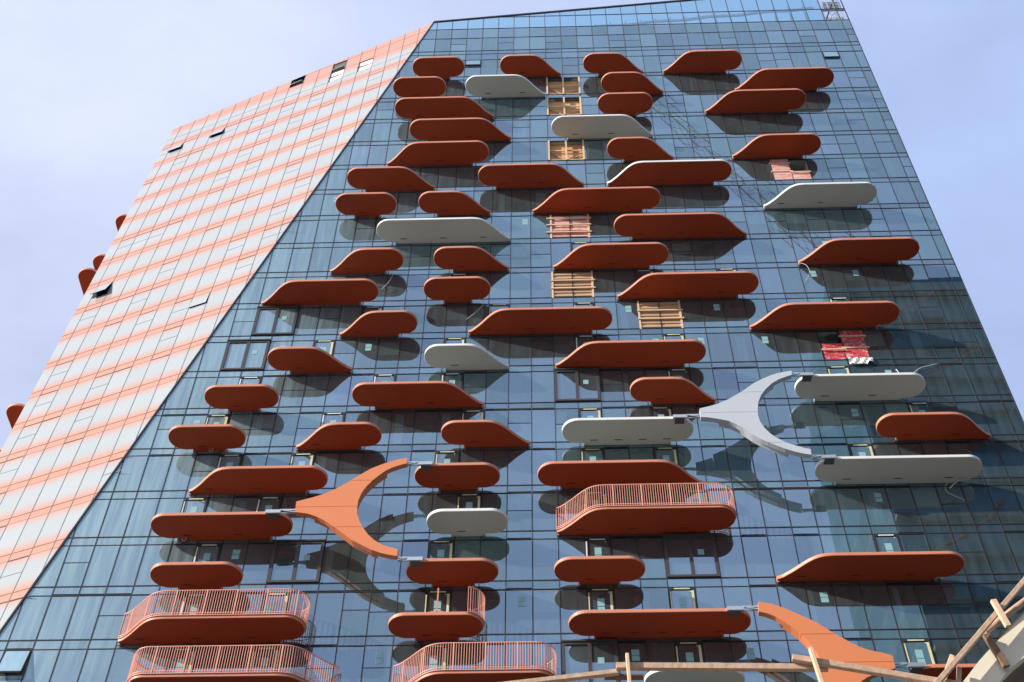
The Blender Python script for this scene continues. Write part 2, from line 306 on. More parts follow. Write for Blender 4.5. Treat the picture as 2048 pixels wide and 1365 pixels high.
# what stands in which bay: (k, j)
BOARD = {}
for k, j0, n, kind in ((2, 1, 2, 'wood'), (3, 1, 2, 'wood'), (5, 1, 2, 'wood'), (8, 1, 2, 'pink'), (10, 1, 2, 'slat'), (11, 5, 2, 'slat'), (6, 13, 2, 'pinkhalf'), (12, 13, 2, 'red')):
    for j in range(j0, j0 + n): BOARD[(k, j)] = (kind, j0, n)
SLIDE = [(11, -13), (12, -14), (13, 1), (17, -10), (17, 5), (19, 1)]
SL = {(k, j + i) for k, j in SLIDE for i in (0, 1)}
BALC = [
 (2,"P",-9.16,-5.08,"r",0,()),(2,"R",-2.32,2.46,"r",0,()),(2,"R",4.18,8.92,"r",0,()),
 (2,"L",10.45,16.54,"r",0,()),(3,"P",-10.44,-6.36,"r",0,()),(3,"R",-4.89,1.2,"g",0,()),
 (3,"R",5.44,10.22,"r",0,()),(3,"L",15.67,23.07,"r",0,()),(4,"R",-10.05,-2.67,"r",0,()),
 (4,"P",5.04,9.14,"r",0,()),(4,"L",13.05,20.43,"r",0,()),(5,"R",-8.73,-1.39,"r",0,()),
 (5,"R",1.57,8.94,"g",0,()),(6,"L",-10.19,-2.89,"r",0,()),(6,"R",5.43,10.18,"r",0,()),
 (6,"L",14.3,20.41,"r",0,()),(7,"R",-12.61,-6.6,"r",0,()),(7,"R",-3.57,3.72,"r",0,()),
 (7,"L",5.29,13.8,"w",0,()),(8,"P",-13.04,-8.94,"r",0,()),(8,"R",-7.47,-2.69,"r",0,()),
 (8,"L",0.14,8.69,"r",0,()),(8,"L",15.61,22.98,"g",0,()),(9,"R",-10.0,-1.31,"g",0,()),
 (9,"R",5.41,14.06,"r",0,()),(10,"L",-12.77,-8.01,"r",0,()),(10,"R",-6.11,-1.37,"r",0,()),
 (10,"L",1.41,8.69,"r",0,(2,)),(10,"L",16.88,24.29,"r",0,()),(11,"L",-16.65,-9.31,"r",0,()),
 (11,"P",-6.55,-2.45,"r",0,(-4,)),(11,"L",5.28,13.86,"r",0,(5,9)),(12,"L",-11.46,-6.72,"r",0,(-8,)),
 (12,"L",-3.74,4.82,"r",0,(-2,2)),(12,"L",12.98,21.65,"r",0,(14,)),(13,"R",-15.16,-10.35,"r",0,(-10,)),
 (13,"R",-6.12,-1.29,"g",0,(-4,)),(13,"L",1.39,9.98,"r",0,(2,6)),(14,"P",-18.19,-14.05,"r",0,(-13,)),
 (14,"R",-9.95,-2.66,"r",0,(-7,-4)),(14,"R",5.45,10.25,"r",0,(6,)),(14,"P",14.52,21.64,"g",0,(13,)),
 (15,"P",-19.53,-15.36,"r",0,(-14,)),(15,"L",-12.76,-8.03,"r",0,(-9,)),(15,"R",-4.84,-0.07,"r",0,(-3,)),
 (15,"P",1.63,8.63,"g",0,(2,5)),(15,"R",18.31,24.51,"r",0,(16,)),(16,"L",-17.95,-10.56,"r",0,(-13,-10)),
 (16,"P",-6.05,-1.63,"r",0,(-4,)),(16,"R",0.3,8.9,"r",0,(2,5)),(16,"P",14.51,23.0,"g",0,(13,)),
 (17,"P",-19.05,-11.94,"r",0,(-14,-11)),(17,"P",-5.24,-1.18,"g",0,(-3,)),(17,"L",1.23,10.08,"r",1,(2,6)),
 (18,"P",-18.36,-13.9,"r",0,(-13,)),(18,"P",-6.04,-1.61,"r",0,(-4,)),(18,"P",1.04,5.39,"r",0,(2,)),
 (18,"L",11.71,20.45,"r",0,(13,)),(19,"L",-19.35,-10.47,"r",1,(-13,-10)),(19,"P",-6.64,-2.25,"r",2,(-4,)),
 (19,"P",1.65,9.97,"r",0,(2,5)),(20,"R",-17.94,-8.78,"r",1,(-13,-10)),(20,"L",-6.31,1.02,"r",1,(-4,)),
 (20,"P",4.89,9.28,"g",0,(5,)),(20,"P",16.48,22.16,"r",0,(13,)),
]
DOORS = {(k - 1, j) for k, t, a, b, c, r_, ds in BALC for j in ds}
JS = list(range(-26, 21))
def bay_x(j): return (j * W, (j + 1) * W if j < 20 else XR)

# panes -------------------------------------------------------------
def pane_face(mb, poly, y=0.0, tilt=0.0022, mi=0):
    xc = sum(p[0] for p in poly) / len(poly); zc = sum(p[1] for p in poly) / len(poly)
    a, b = random.gauss(0, tilt), random.gauss(0, tilt * 0.8)
    mb.face([(p[0], y + a * (p[0] - xc) + b * (p[1] - zc), p[1]) for p in poly], mi)
vision = []; sp = MB(); par = []
VENTP = {}
for i in range(len(levels) - 1):
    k0, k1 = levels[i], levels[i + 1]
    lowk = k0 + 0.17 if k0 >= 2 else k0 + (0.5 if k0 > 0 else 0.53)
    for j in JS:
        x0, x1 = bay_x(j)
        p = fpoly(x0, x1, zf(lowk), zf(k0))
        if p: pane_face(sp, p)
        ex = []
        if (k0, j) in BOARD or (k0, j) in SL or (k0, j) in DOORS: continue
        zt, zb = zf(lowk), zf(k1)
        full = fpoly(x0, x1, zb, zt)
        if not full: continue
        whole = len(full) == 4 and abs(full[0][0] - x0) < 1e-4 and full[0][0] < full[1][0]
        split = whole and random.random() < 0.24 and k1 < NLEV
        if split:
            zm = zt + (zb - zt) * (0.47 if random.random() < 0.8 else 0.42)
            polys = [[(x0, zm), (x1, zm), (x1, zt), (x0, zt)], [(x0, zb), (x1, zb), (x1, zm), (x0, zm)]]
            ex.append((x0 + 0.03, x1 - 0.03, -0.012, 0.03, zm - 0.022, zm + 0.022, 2))
        else: polys = [full]
        if whole and random.random() < (0.55 if k0 > 12 else 0.4):
            ex.append((x0 + 0.04, x1 - 0.04, -0.022, 0.02, zt - 0.05, zt - 0.008, 1))
            if k0 > 12 and random.random() < 0.75: ex.append((x0 + 0.04, x1 - 0.04, -0.022, 0.02, zt + 0.05, zt + 0.085, 1))
        vision.append((k0, j, polys, ex))
# parapet of clear glass against the sky
for j in JS:
    if j >= 19: continue
    x0, x1 = bay_x(j)
    zt = zf(-0.606)
    for a, b in ((zt, zf(-1.27)), (zf(-1.27), 112)):
        p = fpoly(x0, x1, a, b)
        if p: q_ = MB(); pane_face(q_, p); par.append(q_)
sp.build('spandrel_glass', M['glass'], tower, False)
multi('parapet_glass', par, M['clear'], tower, recalc=False)
# the hundred windows that show largest become parts, the rest one part
def project(x, y, z):
    d = Vector((x, y, z)) - Vector(cam.location); c = d.dot(fw)
    return 1024 + 2600 * d.dot(r2) / c, 682.5 - 2600 * d.dot(u2) / c
def hidden(x, z):
    # behind a balcony as seen from the camera
    for k, t, a, b, c, r_, ds in BALC:
        zs = zf(k + 0.1); px, py = project(x, 0, z)
        l, _ = project(a, -1.0, zs); r, _ = project(b, -1.0, zs)
        _, t0 = project((a + b) / 2, -1.88, zs + 0.18); _, t1 = project((a + b) / 2, 0, zs)
        if l < px < r and t0 < py < t1: return True
    return False
scored = []
for v in vision:
    pts = [p for q in v[2] for p in q]; xc = sum(p[0] for p in pts) / len(pts); zc = sum(p[1] for p in pts) / len(pts)
    px, py = project(xc, 0, zc)
    ar = 0
    for q in v[2]:
        pr = [project(p[0], 0, p[1]) for p in q]
        ar += abs(sum(pr[i][0] * pr[(i + 1) % len(pr)][1] - pr[(i + 1) % len(pr)][0] * pr[i][1] for i in range(len(pr)))) / 2
    zmin, zmax = min(p[1] for p in pts), max(p[1] for p in pts)
    vis = sum(not hidden(xc, zmin + (zmax - zmin) * f) for f in (0.1, 0.3, 0.5, 0.7, 0.9)) / 5
    if not (15 < px < 2033 and 10 < py < 1350): ar = 0
    scored.append((ar * vis, v))
scored.sort(key=lambda s: -s[0])
rest = MB()
for n, (a, (k, j, polys, ex)) in enumerate(scored):
    if n < 100:
        pts = [p for q in polys for p in q]
        mb = MB()
        for q in polys:
            xs = [p[0] for p in q]; zs_ = [p[1] for p in q]
        outer = polys[0] if len(polys) == 1 else [(min(p[0] for p in pts), min(p[1] for p in pts)), (max(p[0] for p in pts), min(p[1] for p in pts)), (max(p[0] for p in pts), max(p[1] for p in pts)), (min(p[0] for p in pts), max(p[1] for p in pts))]
        for i in range(len(outer)):
            p, q = outer[i], outer[(i + 1) % len(outer)]
            c = (sum(t[0] for t in outer) / len(outer), sum(t[1] for t in outer) / len(outer))
            ins = lambda t: (t[0] + (c[0] - t[0]) * 0.025, t[1] + (c[1] - t[1]) * 0.012)
            a1, b1 = ins(p), ins(q); a2, b2 = ins(a1), ins(b1)
            mb.face([(a1[0], -0.006, a1[1]), (b1[0], -0.006, b1[1]), (b2[0], -0.006, b2[1]), (a2[0], -0.006, a2[1])])
        for e_ in ex: mb.box(*e_)
        f = mb.build('window', [M['joint'], M['black'], M['mull']], tower, False)
        pm = MB()
        for q in polys: pane_face(pm, q)
        pm.build('pane', M['glass'], f, False)
    else:
        for q in polys: pane_face(rest, q)
        for e_ in ex: rest.box(*e_)
tag(rest.build('window', [M['glass'], M['black'], M['mull']], tower, False), kind='stuff')

# mullions and slab lines ---------------------------------------------
mu = MB()
for j in range(-26, 21):
    x = j * W
    zt = min(topz(x), (x - CB) / CA)
    if zt > 3: mu.box(x - 0.024, x + 0.024, -0.022, 0.07, 0, zt)
mu.box(XR - 0.03, XR + 0.03, -0.03, 0.08, 0, topz(XR))
for i, k in enumerate(levels):
    z = zf(k); x0 = cx(z)
    mu.box(x0, XR, -0.026, 0.06, z - 0.028, z + 0.028)
    lk = k + 0.17 if k >= 2 else k + (0.5 if k > 0 else 0.53)
    z = zf(lk); mu.box(cx(z), XR, -0.0245, 0.06, z - 0.016, z + 0.016)
z = zf(0.82); mu.box(cx(z), XR, -0.0245, 0.05, z - 0.012, z + 0.012)
z = zf(-1.27); mu.box(max(cx(z), (z - TOPB) / TOPA), XR, -0.0245, 0.06, z - 0.016, z + 0.016)
mu.build('mullion_grid', M['mull'], tower)
cr_ = MB()
zt = 104.03; cr_.bar((cx(zt), -0.02, zt), (cx(0), -0.02, 0), 0.09, 0.09, 0, (0, 1, 0))
cr_.bar((cx(zt), 0.0, topz(cx(zt))), (XR, 0.0, topz(XR)), 0.16, 0.14, 0, (0, 1, 0))
cr_.build('edge_trim', M['mull'], tower)

# leaning left front ----------------------------------------------------
XM = [-30.53 + 1.247 * m for m in range(-1, 25)]
fr = MB(); jt = MB(); dks = []; tvs = []; lw = []
lev_l = [-0.606, 0.60] + list(range(2, NLEV + 2))
OPENL = {(1.17, 4): 'vent', (1.17, 1): 'vent', (8, 1): 'sash', (-0.606, 9): 'hole', (0, 12): 'brd', (0, 14): 'brd', (8, 6): 'plain', (10, 8): 'vent'}
def L3(x, z, off=0.0): return (x - 0.336 * off * 0 , ly(x, z) - off, z)
xs = [XL] + XM[1:]
rows = []
rows.append((-2.0, -0.606)); rows.append((-0.606, -0.04)); rows.append((-0.04, 0.60)); rows.append((0.60, 1.0)); rows.append((1.0, 1.17)); rows.append((1.17, 2.0))
for k in range(2, NLEV + 1): rows += [(k, k + 0.17), (k + 0.17, k + 1)]
skip = set()
for a, b in rows:
    for i in range(len(xs) - 1):
        x0, x1 = xs[i], xs[i + 1]
        p = fpoly(x0, x1, zf(b), zf(a), False)
        if not p: continue
        spec_ = None
        if (b - a) > 0.5 and a in (-0.04, 0.60, 1.17) or (b - a) > 0.6:
            m = i
            if a == -0.04 and m in (12, 14): spec_ = 'brd'
        if a == -0.606 and i in (9, 12): spec_ = 'hole'
        if spec_:
            lw.append((spec_, p)); continue
        xc = sum(q[0] for q in p) / len(p); zc = sum(q[1] for q in p) / len(p)
        ta, tb = random.gauss(0, 0.0025), random.gauss(0, 0.002)
        fr.face([(q[0], ly(q[0], q[1]) + ta * (q[0] - xc) + tb * (q[1] - zc), q[1]) for q in p])
        # vents: black line above, thin transom in the middle
        if len(p) == 4 and (b - a) > 0.6 and a > 1.1 and random.random() < 0.36 and abs(p[0][0] - x0) < 1e-4:
            zt, zb = zf(a), zf(b); zm = zt + (zb - zt) * 0.45
            dk = MB(); dks.append(dk)
            for X0, X1 in ((x0 + 0.03, x1 - 0.03),):
                dk.face([L3(X0, zt - 0.03, 0.012), L3(X1, zt - 0.03, 0.012), L3(X1, zt - 0.085, 0.012), L3(X0, zt - 0.085, 0.012)], 1)
                if random.random() < 0.6:
                    d2 = MB(); tvs.append(d2); d2.face([L3(X0, zm + 0.015, 0.010), L3(X1, zm + 0.015, 0.010), L3(X1, zm - 0.02, 0.010), L3(X0, zm - 0.02, 0.010)], 0)
fr.build('striped_cladding', M['frit'], tower, False)
M['vline'] = plain('blue grey joint', (0.10, 0.125, 0.14), rough=0.6)
M['hline'] = plain('brown joint', (0.27, 0.10, 0.05), rough=0.7)
M['hdark'] = plain('dark brown gap', (0.07, 0.03, 0.02), rough=0.8)
tvs.sort(key=lambda d: abs(d.v[0][2] - 70)); multi('vent_transom', tvs, [M['vline'], M['hdark']], tower, recalc=False)
dks.sort(key=lambda d: d.v[0][2]); multi('cladding_vent', [d for d in dks if d.v[0][2] > 40] + [d for d in dks if d.v[0][2] <= 40], [M['vline'], M['hdark']], tower, recalc=False)
for x in XM[1:]:
    ztop = min(topz_l(x), 200); zc_ = (x - CB) / CA
    z0 = max(zc_, 0) if True else 0
    if x < cx(0):
        z0 = 0
    if ztop <= z0: continue
    n = 2
    jt.face([L3(x - 0.019, z0, 0.014), L3(x + 0.019, z0, 0.014), L3(x + 0.019, ztop, 0.014), L3(x - 0.019, ztop, 0.014)], 0)
for a, b in rows:
    for kk in (a,):
        if kk < -1.5: continue
        z = zf(kk); x1 = min(cx(z), 0); x0 = XL
        if kk == -0.606: x0 = (z - 105.0) / 0.13
        if kk == -0.04: x0 = max(XL, (z - 105.0) / 0.13)
        wd = 0.018 if (kk == int(kk) or kk in (0.6, -0.606)) else 0.009
        if x1 > x0: jt.face([L3(x0, z + wd, 0.016), L3(x1, z + wd, 0.016), L3(x1, z - wd, 0.016), L3(x0, z - wd, 0.016)], 1)
jt.build('cladding_joint', [M['vline'], M['hline']], tower, False)
# boarded and missing panels of the leaning front
for kind, p in lw:
    mb = MB(); c = (sum(q[0] for q in p) / len(p), sum(q[1] for q in p) / len(p))
    dp = 0.30 if (kind == 'hole' and c[0] < -17) else 0.07
    mb.face([(q[0], ly(*q) + dp, q[1]) for q in p], 0)
    for i in range(len(p)):
        a, b = p[i], p[(i + 1) % len(p)]
        mb.face([(a[0], ly(*a), a[1]), (b[0], ly(*b), b[1]), (b[0], ly(*b) + dp, b[1]), (a[0], ly(*a) + dp, a[1])], 1)
    bo = mb.build('missing_panel' if kind == 'hole' else 'boarded_window', [M['black'] if kind == 'hole' and c[0] < -17 else (M['joint'] if kind == 'hole' else M['film']), M['black']], tower, False)
    q = MB(); x0, x1 = min(t[0] for t in p), max(t[0] for t in p)
    if kind == 'brd':
        q.bar((x0 - 0.12, ly(x0, c[1]) + 0.08, c[1]), (x1 + 0.12, ly(x1, c[1]) + 0.08, c[1]), 0.09, 0.09)
        q.build('batten', M['joint'], bo)
    else:
        q.bar((x0 + 0.1, ly(x0, c[1]) + 0.1, c[1] - 0.5), (x1 - 0.1, ly(x1, c[1]) + 0.1, c[1] - 0.5), 0.5, 0.06)
        q.bar((x0 + 0.15, ly(x0, c[1]) + 0.15, c[1] + 0.6), (x0 + 0.5, ly(x0, c[1]) + 0.05, c[1] - 0.5), 0.05, 0.05)
        q.build('frame', M['metal'], bo)
# open sashes on the leaning front
for (kx, m, hgt, opn) in ((1.17, 4, 1.15, 0.22), (1.17, 1, 1.15, 0.2), (8.17, 1, 1.6, 0.42), (10.17, 8, 1.3, 0.10)):
    x0, x1 = xs[m] + 0.05, xs[m + 1] - 0.05; zt = zf(kx) - 0.06; zb = zt - hgt
    mb = MB(); A, B_ = L3(x0, zt, 0.02), L3(x1, zt, 0.02); C_, D_ = L3(x1, zb, opn), L3(x0, zb, opn)
    mb.face([A, B_, C_, D_], 0)
    mb.face([(p[0], p[1] + 0.05, p[2]) for p in (A, B_, C_, D_)], 1)
    for a, b in ((A, B_), (B_, C_), (C_, D_), (D_, A)): mb.face([a, b, (b[0], b[1] + 0.05, b[2]), (a[0], a[1] + 0.05, a[2])], 1)
    mb.face([L3(x0, zt, 0.015), L3(x1, zt, 0.015), L3(x1, zb, 0.015), L3(x0, zb, 0.015)], 1)
    so = mb.build('open_vent', [M['frit'], M['black']], tower, False)
    s2 = MB(); s2.bar((x0 + 0.1, ly(x0, zb) - 0.02, zb + 0.3), (x0 + 0.1, ly(x0, zb) - opn * 0.8, zb + 0.25), 0.03, 0.03); s2.build('stay', M['metal'], so)

# interior floors, walls -------------------------------------------------
for k in range(0, NLEV + 1):
    kk = k if k >= 2 else (0.60 if k == 1 else -0.606)
    z1 = zf(kk) + 0.02; z0 = zf(kk + (0.155 if k >= 2 else 0.42))
    xa = cx(z1) + 0.05
    mb = MB(); mb.prism([(xa, 0.12), (XR - 0.12, 0.12), (XR - 0.12, 7.0), (max(XL + 1, xa - 9), 7.0)], z0, z1, axis='z')
    mb.build('floor_slab', M['ceil'], tower)
iws = []
rnd = random.Random(3)
for k in range(1, NLEV):
    kk = k if k >= 2 else 0.60
    zt, zb = zf(kk + 0.16), zf(k + 1)
    xa = cx(zt)
    j = int(xa / W) + 1
    while j < 18:
        iw = MB(); iws.append(iw); iw.box(j * W - 0.06, j * W + 0.06, 0.14, 6.9, zb, zt - 0.002); j += rnd.choice((3, 4, 5, 6, 7))
    iw = MB(); iws.append(iw); iw.box(cx(zb) + 1, 17.5 * W, 4.8, 5.0, zb, zt - 0.002)
multi('interior_wall', iws, M['inwall'], tower)
sb = MB()
for i in range(len(levels) - 1):
    k = levels[i]; lk = k + 0.17 if k >= 2 else k + 0.5
    sb.face([(cx(zf(lk)) + .1, 0.10, zf(lk)), (XR - .1, 0.10, zf(lk)), (XR - .1, 0.10, zf(k)), (cx(zf(k)) + .1, 0.10, zf(k))])
sb.build('spandrel_back_panel', M['spback'], tower, False)
# white sheets and curtains inside some bays
cus = []
for k in range(3, 21):
    for j in range(-20, 20):
        x0, x1 = bay_x(j)
        if x0 < cx(zf(k)) + 0.3 or (k, j) in BOARD: continue
        r_ = rnd.random()
        if r_ < 0.17:
            a = x0 + rnd.uniform(0, 0.5); b = a + rnd.uniform(0.25, 0.7)
            cu = MB(); cus.append(cu); cu.face([(a, 0.16, zf(k + 1) + 0.02), (b, 0.2, zf(k + 1) + 0.02), (b, 0.2, zf(k + .19)), (a, 0.16, zf(k + .19))])
        elif r_ < 0.25:
            cu = MB(); cus.append(cu); cu.face([(x0, 0.2, zf(k + 0.55)), (x1, 0.2, zf(k + 0.55)), (x1, 0.2, zf(k + .19)), (x0, 0.2, zf(k + .19))])
multi('window_sheet', cus[::-1], M['curtain'], tower, recalc=False)
sts = []
for k in range(7, 21):
    for j in range(-17, 19):
        x0, x1 = bay_x(j)
        if x0 < cx(zf(k)) + 0.3 or (k, j) in BOARD or (k, j) in DOORS or rnd.random() > 0.09: continue
        a = x0 + rnd.uniform(0.55, 0.75); z = zf(k + .30); st = MB(); sts.append(st)
        st.face([(a, -0.010, z - 0.62), (a + 0.36, -0.010, z - 0.62), (a + 0.36, -0.010, z - 0.33), (a, -0.010, z - 0.33)])
        st.face([(a, -0.010, z - 0.30), (a + 0.36, -0.010, z - 0.30), (a + 0.36, -0.010, z), (a, -0.010, z)])
multi('glass_sticker', sts, M['sticker'], tower, recalc=False)
# remaining sides: glazed right side, left side, back, roof
def side_quad(mb, pts, mi=0): mb.face(pts, mi)
rs = MB()
D = 16.0
for i in range(len(levels) - 1):
    for n in range(8):
        y0, y1 = 0.1 + n * 2, 0.1 + (n + 1) * 2
        rs.face([(XR, y0, zf(levels[i + 1])), (XR, y1, zf(levels[i + 1])), (XR, y1, zf(levels[i])), (XR, y0, zf(levels[i]))])
rs.build('side_glazing', M['clear'], tower, False)
rm = MB()
for n in range(9): rm.box(XR - 0.02, XR + 0.03, 0.08 + n * 2, 0.13 + n * 2, 0, zf(-0.606))
for k in levels: rm.box(XR - 0.03, XR + 0.035, 0.1, D, zf(k) - 0.06, zf(k) + 0.06)
rm.build('side_mullion', M['mull'], tower)
bk = MB()
bk.face([(XL, D, 0), (XR, D, 0), (XR, D, zf(-0.606)), (-18, D, zf(-0.606)), (XL, D, topz_l(XL) - 0.5)])
bk.face([(XL, ly(XL, 0), 0), (XL, D, 0), (XL, D, topz_l(XL)), (XL, ly(XL, topz_l(XL)), topz_l(XL))])
bk.build('rear_wall', M['frit'], tower, False)
rf = MB(); zr = zf(-0.606)
rf.face([(cx(zr), 0.1, zr + 0.03), (XR, 0.1, zr + 0.03), (XR, D, zr + 0.03), (-18, D, zr + 0.03)])
rf.face([(cx(zr), 0.1, zr + 0.03), (-18, D, zr + 0.03), (XL, D, topz_l(XL) - 0.5)]); rf.face([(cx(zr), 0.1, zr + 0.03), (XL, D, topz_l(XL) - 0.5), (XL, ly(XL, 100) + 0.2, topz_l(XL) - 0.5)])
rf.build('roof', M['ceil'], tower, False)
pr_ = MB()  # posts and wavy beam added behind the parapet to show as a darker band
for j in range(-6, 19):
    x = j * W + 0.42; pr_.box(x, x + 0.10, 1.3, 1.45, zf(-0.606), topz(x) - 0.25)
    xa, xb = j * W, (j + 1) * W
    pr_.bar((xa, 1.35, topz(xa) - 0.85 + 0.12 * math.sin(j * 1.7)), (xb, 1.35, topz(xb) - 0.85 + 0.12 * math.sin(j * 1.7 + 1.7)), 0.12, 0.34)
M['pbars'] = plain('blue grey parapet bars', (0.13, 0.17, 0.21), rough=0.6)
pr_.build('parapet_back_bars', M['pbars'], tower)
# unfinished steel at the top right corner
tf = MB()
for x in (19 * W + 0.1, 19 * W + 0.7, 20 * W - 0.1, 20 * W + 0.35):
    tf.box(x, x + 0.07, 0.1, 0.17, zf(-0.606), topz(x) - 0.02)
tf.box(19 * W, XR, 0.08, 0.2, zf(-1.27) - 0.07, zf(-1.27) + 0.07)
tf.bar((19 * W + 0.2, 0.25, zf(-0.7)), (20 * W, 0.25, zf(-1.25)), 0.07, 0.07)
tf.bar((19 * W + 0.9, 0.3, zf(-0.65)), (20 * W + 0.3, 0.3, zf(-1.6)), 0.06, 0.06)
tf.bar((19 * W + 0.2, 0.2, zf(-1.3)), (19 * W + 0.8, 0.2, topz(24) - 0.1), 0.07, 0.07)
tf.box(19 * W + 0.05, XR - 0.1, 0.35, 0.4, zf(-1.0), zf(-0.62)); tf.bar((19 * W, 0.3, zf(-0.62)), (XR, 0.3, topz(25) - 0.3), 0.1, 0.1, 1)
for q_ in range(6): tf.box(19 * W + 0.4, XR - 0.1, 0.22, 0.26, zf(-1.35) + q_ * 0.28, zf(-1.35) + q_ * 0.28 + 0.10, 1)
tf.build('corner_framing', [M['metal'], M['mull']], tower)

# balconies -----------------------------------------------------------
RC, YB, YF = 0.84, -0.20, -1.88
SCURVE = [(0.0, -0.02), (0.0, -0.24), (0.20, -0.33), (0.38, -0.47), (0.72, -0.78), (1.02, -1.10), (1.33, -1.42), (1.66, -1.68), (2.02, -1.83), (2.45, YF)]
def catmull(pts, n=4):
    out = []
    for i in range(len(pts) - 1):
        p0, p1, p2, p3 = pts[max(i - 1, 0)], pts[i], pts[i + 1], pts[min(i + 2, len(pts) - 1)]
        for s in range(n):
            t = s / n
            out.append(tuple(0.5 * (2 * p1[a] + (p2[a] - p0[a]) * t + (2 * p0[a] - 5 * p1[a] + 4 * p2[a] - p3[a]) * t * t + (3 * p1[a] - p0[a] - 3 * p2[a] + p3[a]) * t ** 3) for a in (0, 1)))
    return out + [pts[-1]]
def end(kind):
    """contour of a left end: from the glass out to the start of the straight front, x from 0"""
    if kind == 'round':
        pts = [(1.17, -0.02), (1.17, YB)]
        yc = (YB + YF) / 2
        for a in range(0, 181, 10): pts.append((RC - RC * math.sin(R(a)) , yc + RC * math.cos(R(a))))
        return pts
    return [SCURVE[0]] + catmull(SCURVE[1:], 3)
def contour(t, xl, xr):
    l = end('tip' if t == 'L' else 'round'); r = end('tip' if t == 'R' else 'round')
    return [(xl + p[0], p[1]) for p in l] + [(xr - p[0], p[1]) for p in reversed(r)], len(l)
def offset(path, d):
    out = []
    for i, p in enumerate(path):
        a = path[max(i - 1, 0)]; b = path[min(i + 1, len(path) - 1)]
        tx, ty = b[0] - a[0], b[1] - a[1]; L = math.hypot(tx, ty) or 1
        out.append((p[0] + ty / L * d, p[1] - tx / L * d))
    return out
def resample(path, step):
    ds = [0]
    for a, b in zip(path, path[1:]): ds.append(ds[-1] + math.hypot(b[0] - a[0], b[1] - a[1]))
    n = max(1, round(ds[-1] / step)); out = []; i = 0
    for s in range(n + 1):
        d = ds[-1] * s / n
        while i < len(ds) - 2 and ds[i + 1] < d: i += 1
        t = (d - ds[i]) / max(1e-9, ds[i + 1] - ds[i]); a, b = path[i], path[i + 1]
        out.append((a[0] + (b[0] - a[0]) * t, a[1] + (b[1] - a[1]) * t))
    return out
def railing(parent, path, z, mats):
    rb = MB(); p = resample(offset(path, 0.03), 0.118)
    def strip(zc, hw, hh):
        for a, b in zip(p, p[1:]): rb.bar((a[0], a[1], zc), (b[0], b[1], zc), hw, hh)
    strip(z + 1.42, 0.04, 0.035); strip(z + 0.10, 0.03, 0.03); strip(z - 0.03, 0.05, 0.03)
    for i, a in enumerate(p):
        if i % 12 == 5: rb.box(a[0] - 0.03, a[0] + 0.03, a[1] - 0.03, a[1] + 0.03, z - 0.05, z + 1.42)
        else: rb.box(a[0] - 0.0125, a[0] + 0.0125, a[1] - 0.0125, a[1] + 0.0125, z - 0.02, z + 1.41)
    return rb.build('railing', mats, parent)
def balcony(k, t, xl, xr, c, rail, doors, host=None, place=None):
    ct, nl = contour(t, xl, xr); zs = zf(k + 0.1); ft = 0.185
    top, bot = (M['greyf'], M['grey']) if c == 'g' else ((M['greyf'], M['rust']) if c == 'w' else (M['rustlit'], M['rust']))
    nb = MB(); core = offset(ct, -0.035)
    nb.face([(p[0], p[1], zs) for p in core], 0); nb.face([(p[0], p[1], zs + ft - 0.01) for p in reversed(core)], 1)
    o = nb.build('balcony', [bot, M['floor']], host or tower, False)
    fb = MB()
    prof = [(-0.036, -0.004), (-0.012, -0.006), (0.0, 0.012), (0.0, ft - 0.012), (-0.012, ft), (-0.10, ft)]
    rings = [[(q[0], q[1], zs + dz) for q in offset(ct, d)] for d, dz in prof]
    for ra, rb_ in zip(rings, rings[1:]):
        for i in range(len(ra) - 1): fb.face([ra[i], ra[i + 1], rb_[i + 1], rb_[i]], 0, False)
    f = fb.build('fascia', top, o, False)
    if c == 'w': pass
    # drainage slots at the back of the soffit
    x = (xl + (1.5 if t != 'L' else 0.9)); e = xr - (1.5 if t != 'R' else 0.9)
    step = 1.3 if (k in (15, 19) and c == 'g') or (k == 19 and t == 'P') else 2.6
    while x < e:
        dv = MB(); dv.box(x, x + 0.42, -0.44, -0.39, zs - 0.012, zs + 0.004); x += step; dv.build('drain_slot', M['slot'], o)
    # steel bracket shoes at the neck ends
    for bx in ((xl + 1.22) if t != 'L' else xl + 0.06, (xr - 1.22) if t != 'R' else xr - 0.06):
        br = MB(); br.box(bx - 0.05, bx + 0.05, -0.16, -0.03, zs - 0.10, zs - 0.006); br.build('bracket', M['metal'], o)
    if rail == 1: railing(o, ct[1:-1] if t != 'P' else ct[2:-2], zs + ft, M['rail'])
    if rail == 2:
        railing(o, ct[-20:-3], zs + ft, M['rail'])
        pb = MB(); px_ = -4.35; pb.box(px_ - 0.035, px_ + 0.035, YF + 0.02, YF + 0.08, zs + ft, zs + ft + 1.40); pb.box(px_ - 0.3, px_ + 0.3, YF + 0.02, YF + 0.06, zs + ft, zs + ft + 0.05); pb.build('post', M['rustlit'], o)
    if c == 'g': o['label'] = 'light grey balcony with white edge'
    elif c == 'w': o['label'] = 'rust coloured balcony with white edge'
    elif rail == 1: o['label'] = 'rust coloured balcony with a finished bar railing'
    elif rail == 2: o['label'] = 'rust coloured balcony with railing on its right end only'
    return o
for b in BALC: balcony(*b)
# balconies on the hidden left side, their ends seen past the edge
for k, y0 in ((4, 7.9), (6, 7.2), (7, 6.15), (12, 4.95), (13, 5.7)):
    o = balcony(k, 'P', 0.0, 4.1 if k != 7 else 7.0, 'r', 0, ())
    o.location = (XL, y0, 0); o.rotation_euler = (0, 0, R(-90))
    o.rotation_euler = (0, 0, R(90)); o.location = (XL, y0, 0); o.scale = (1, 1, 1)
    # local -y must point to -x: rotate by -90 and flip the run direction
    o.rotation_euler = (0, 0, R(-90)); o.location = (XL, y0 + (4.1 if k != 7 else 7.0), 0)

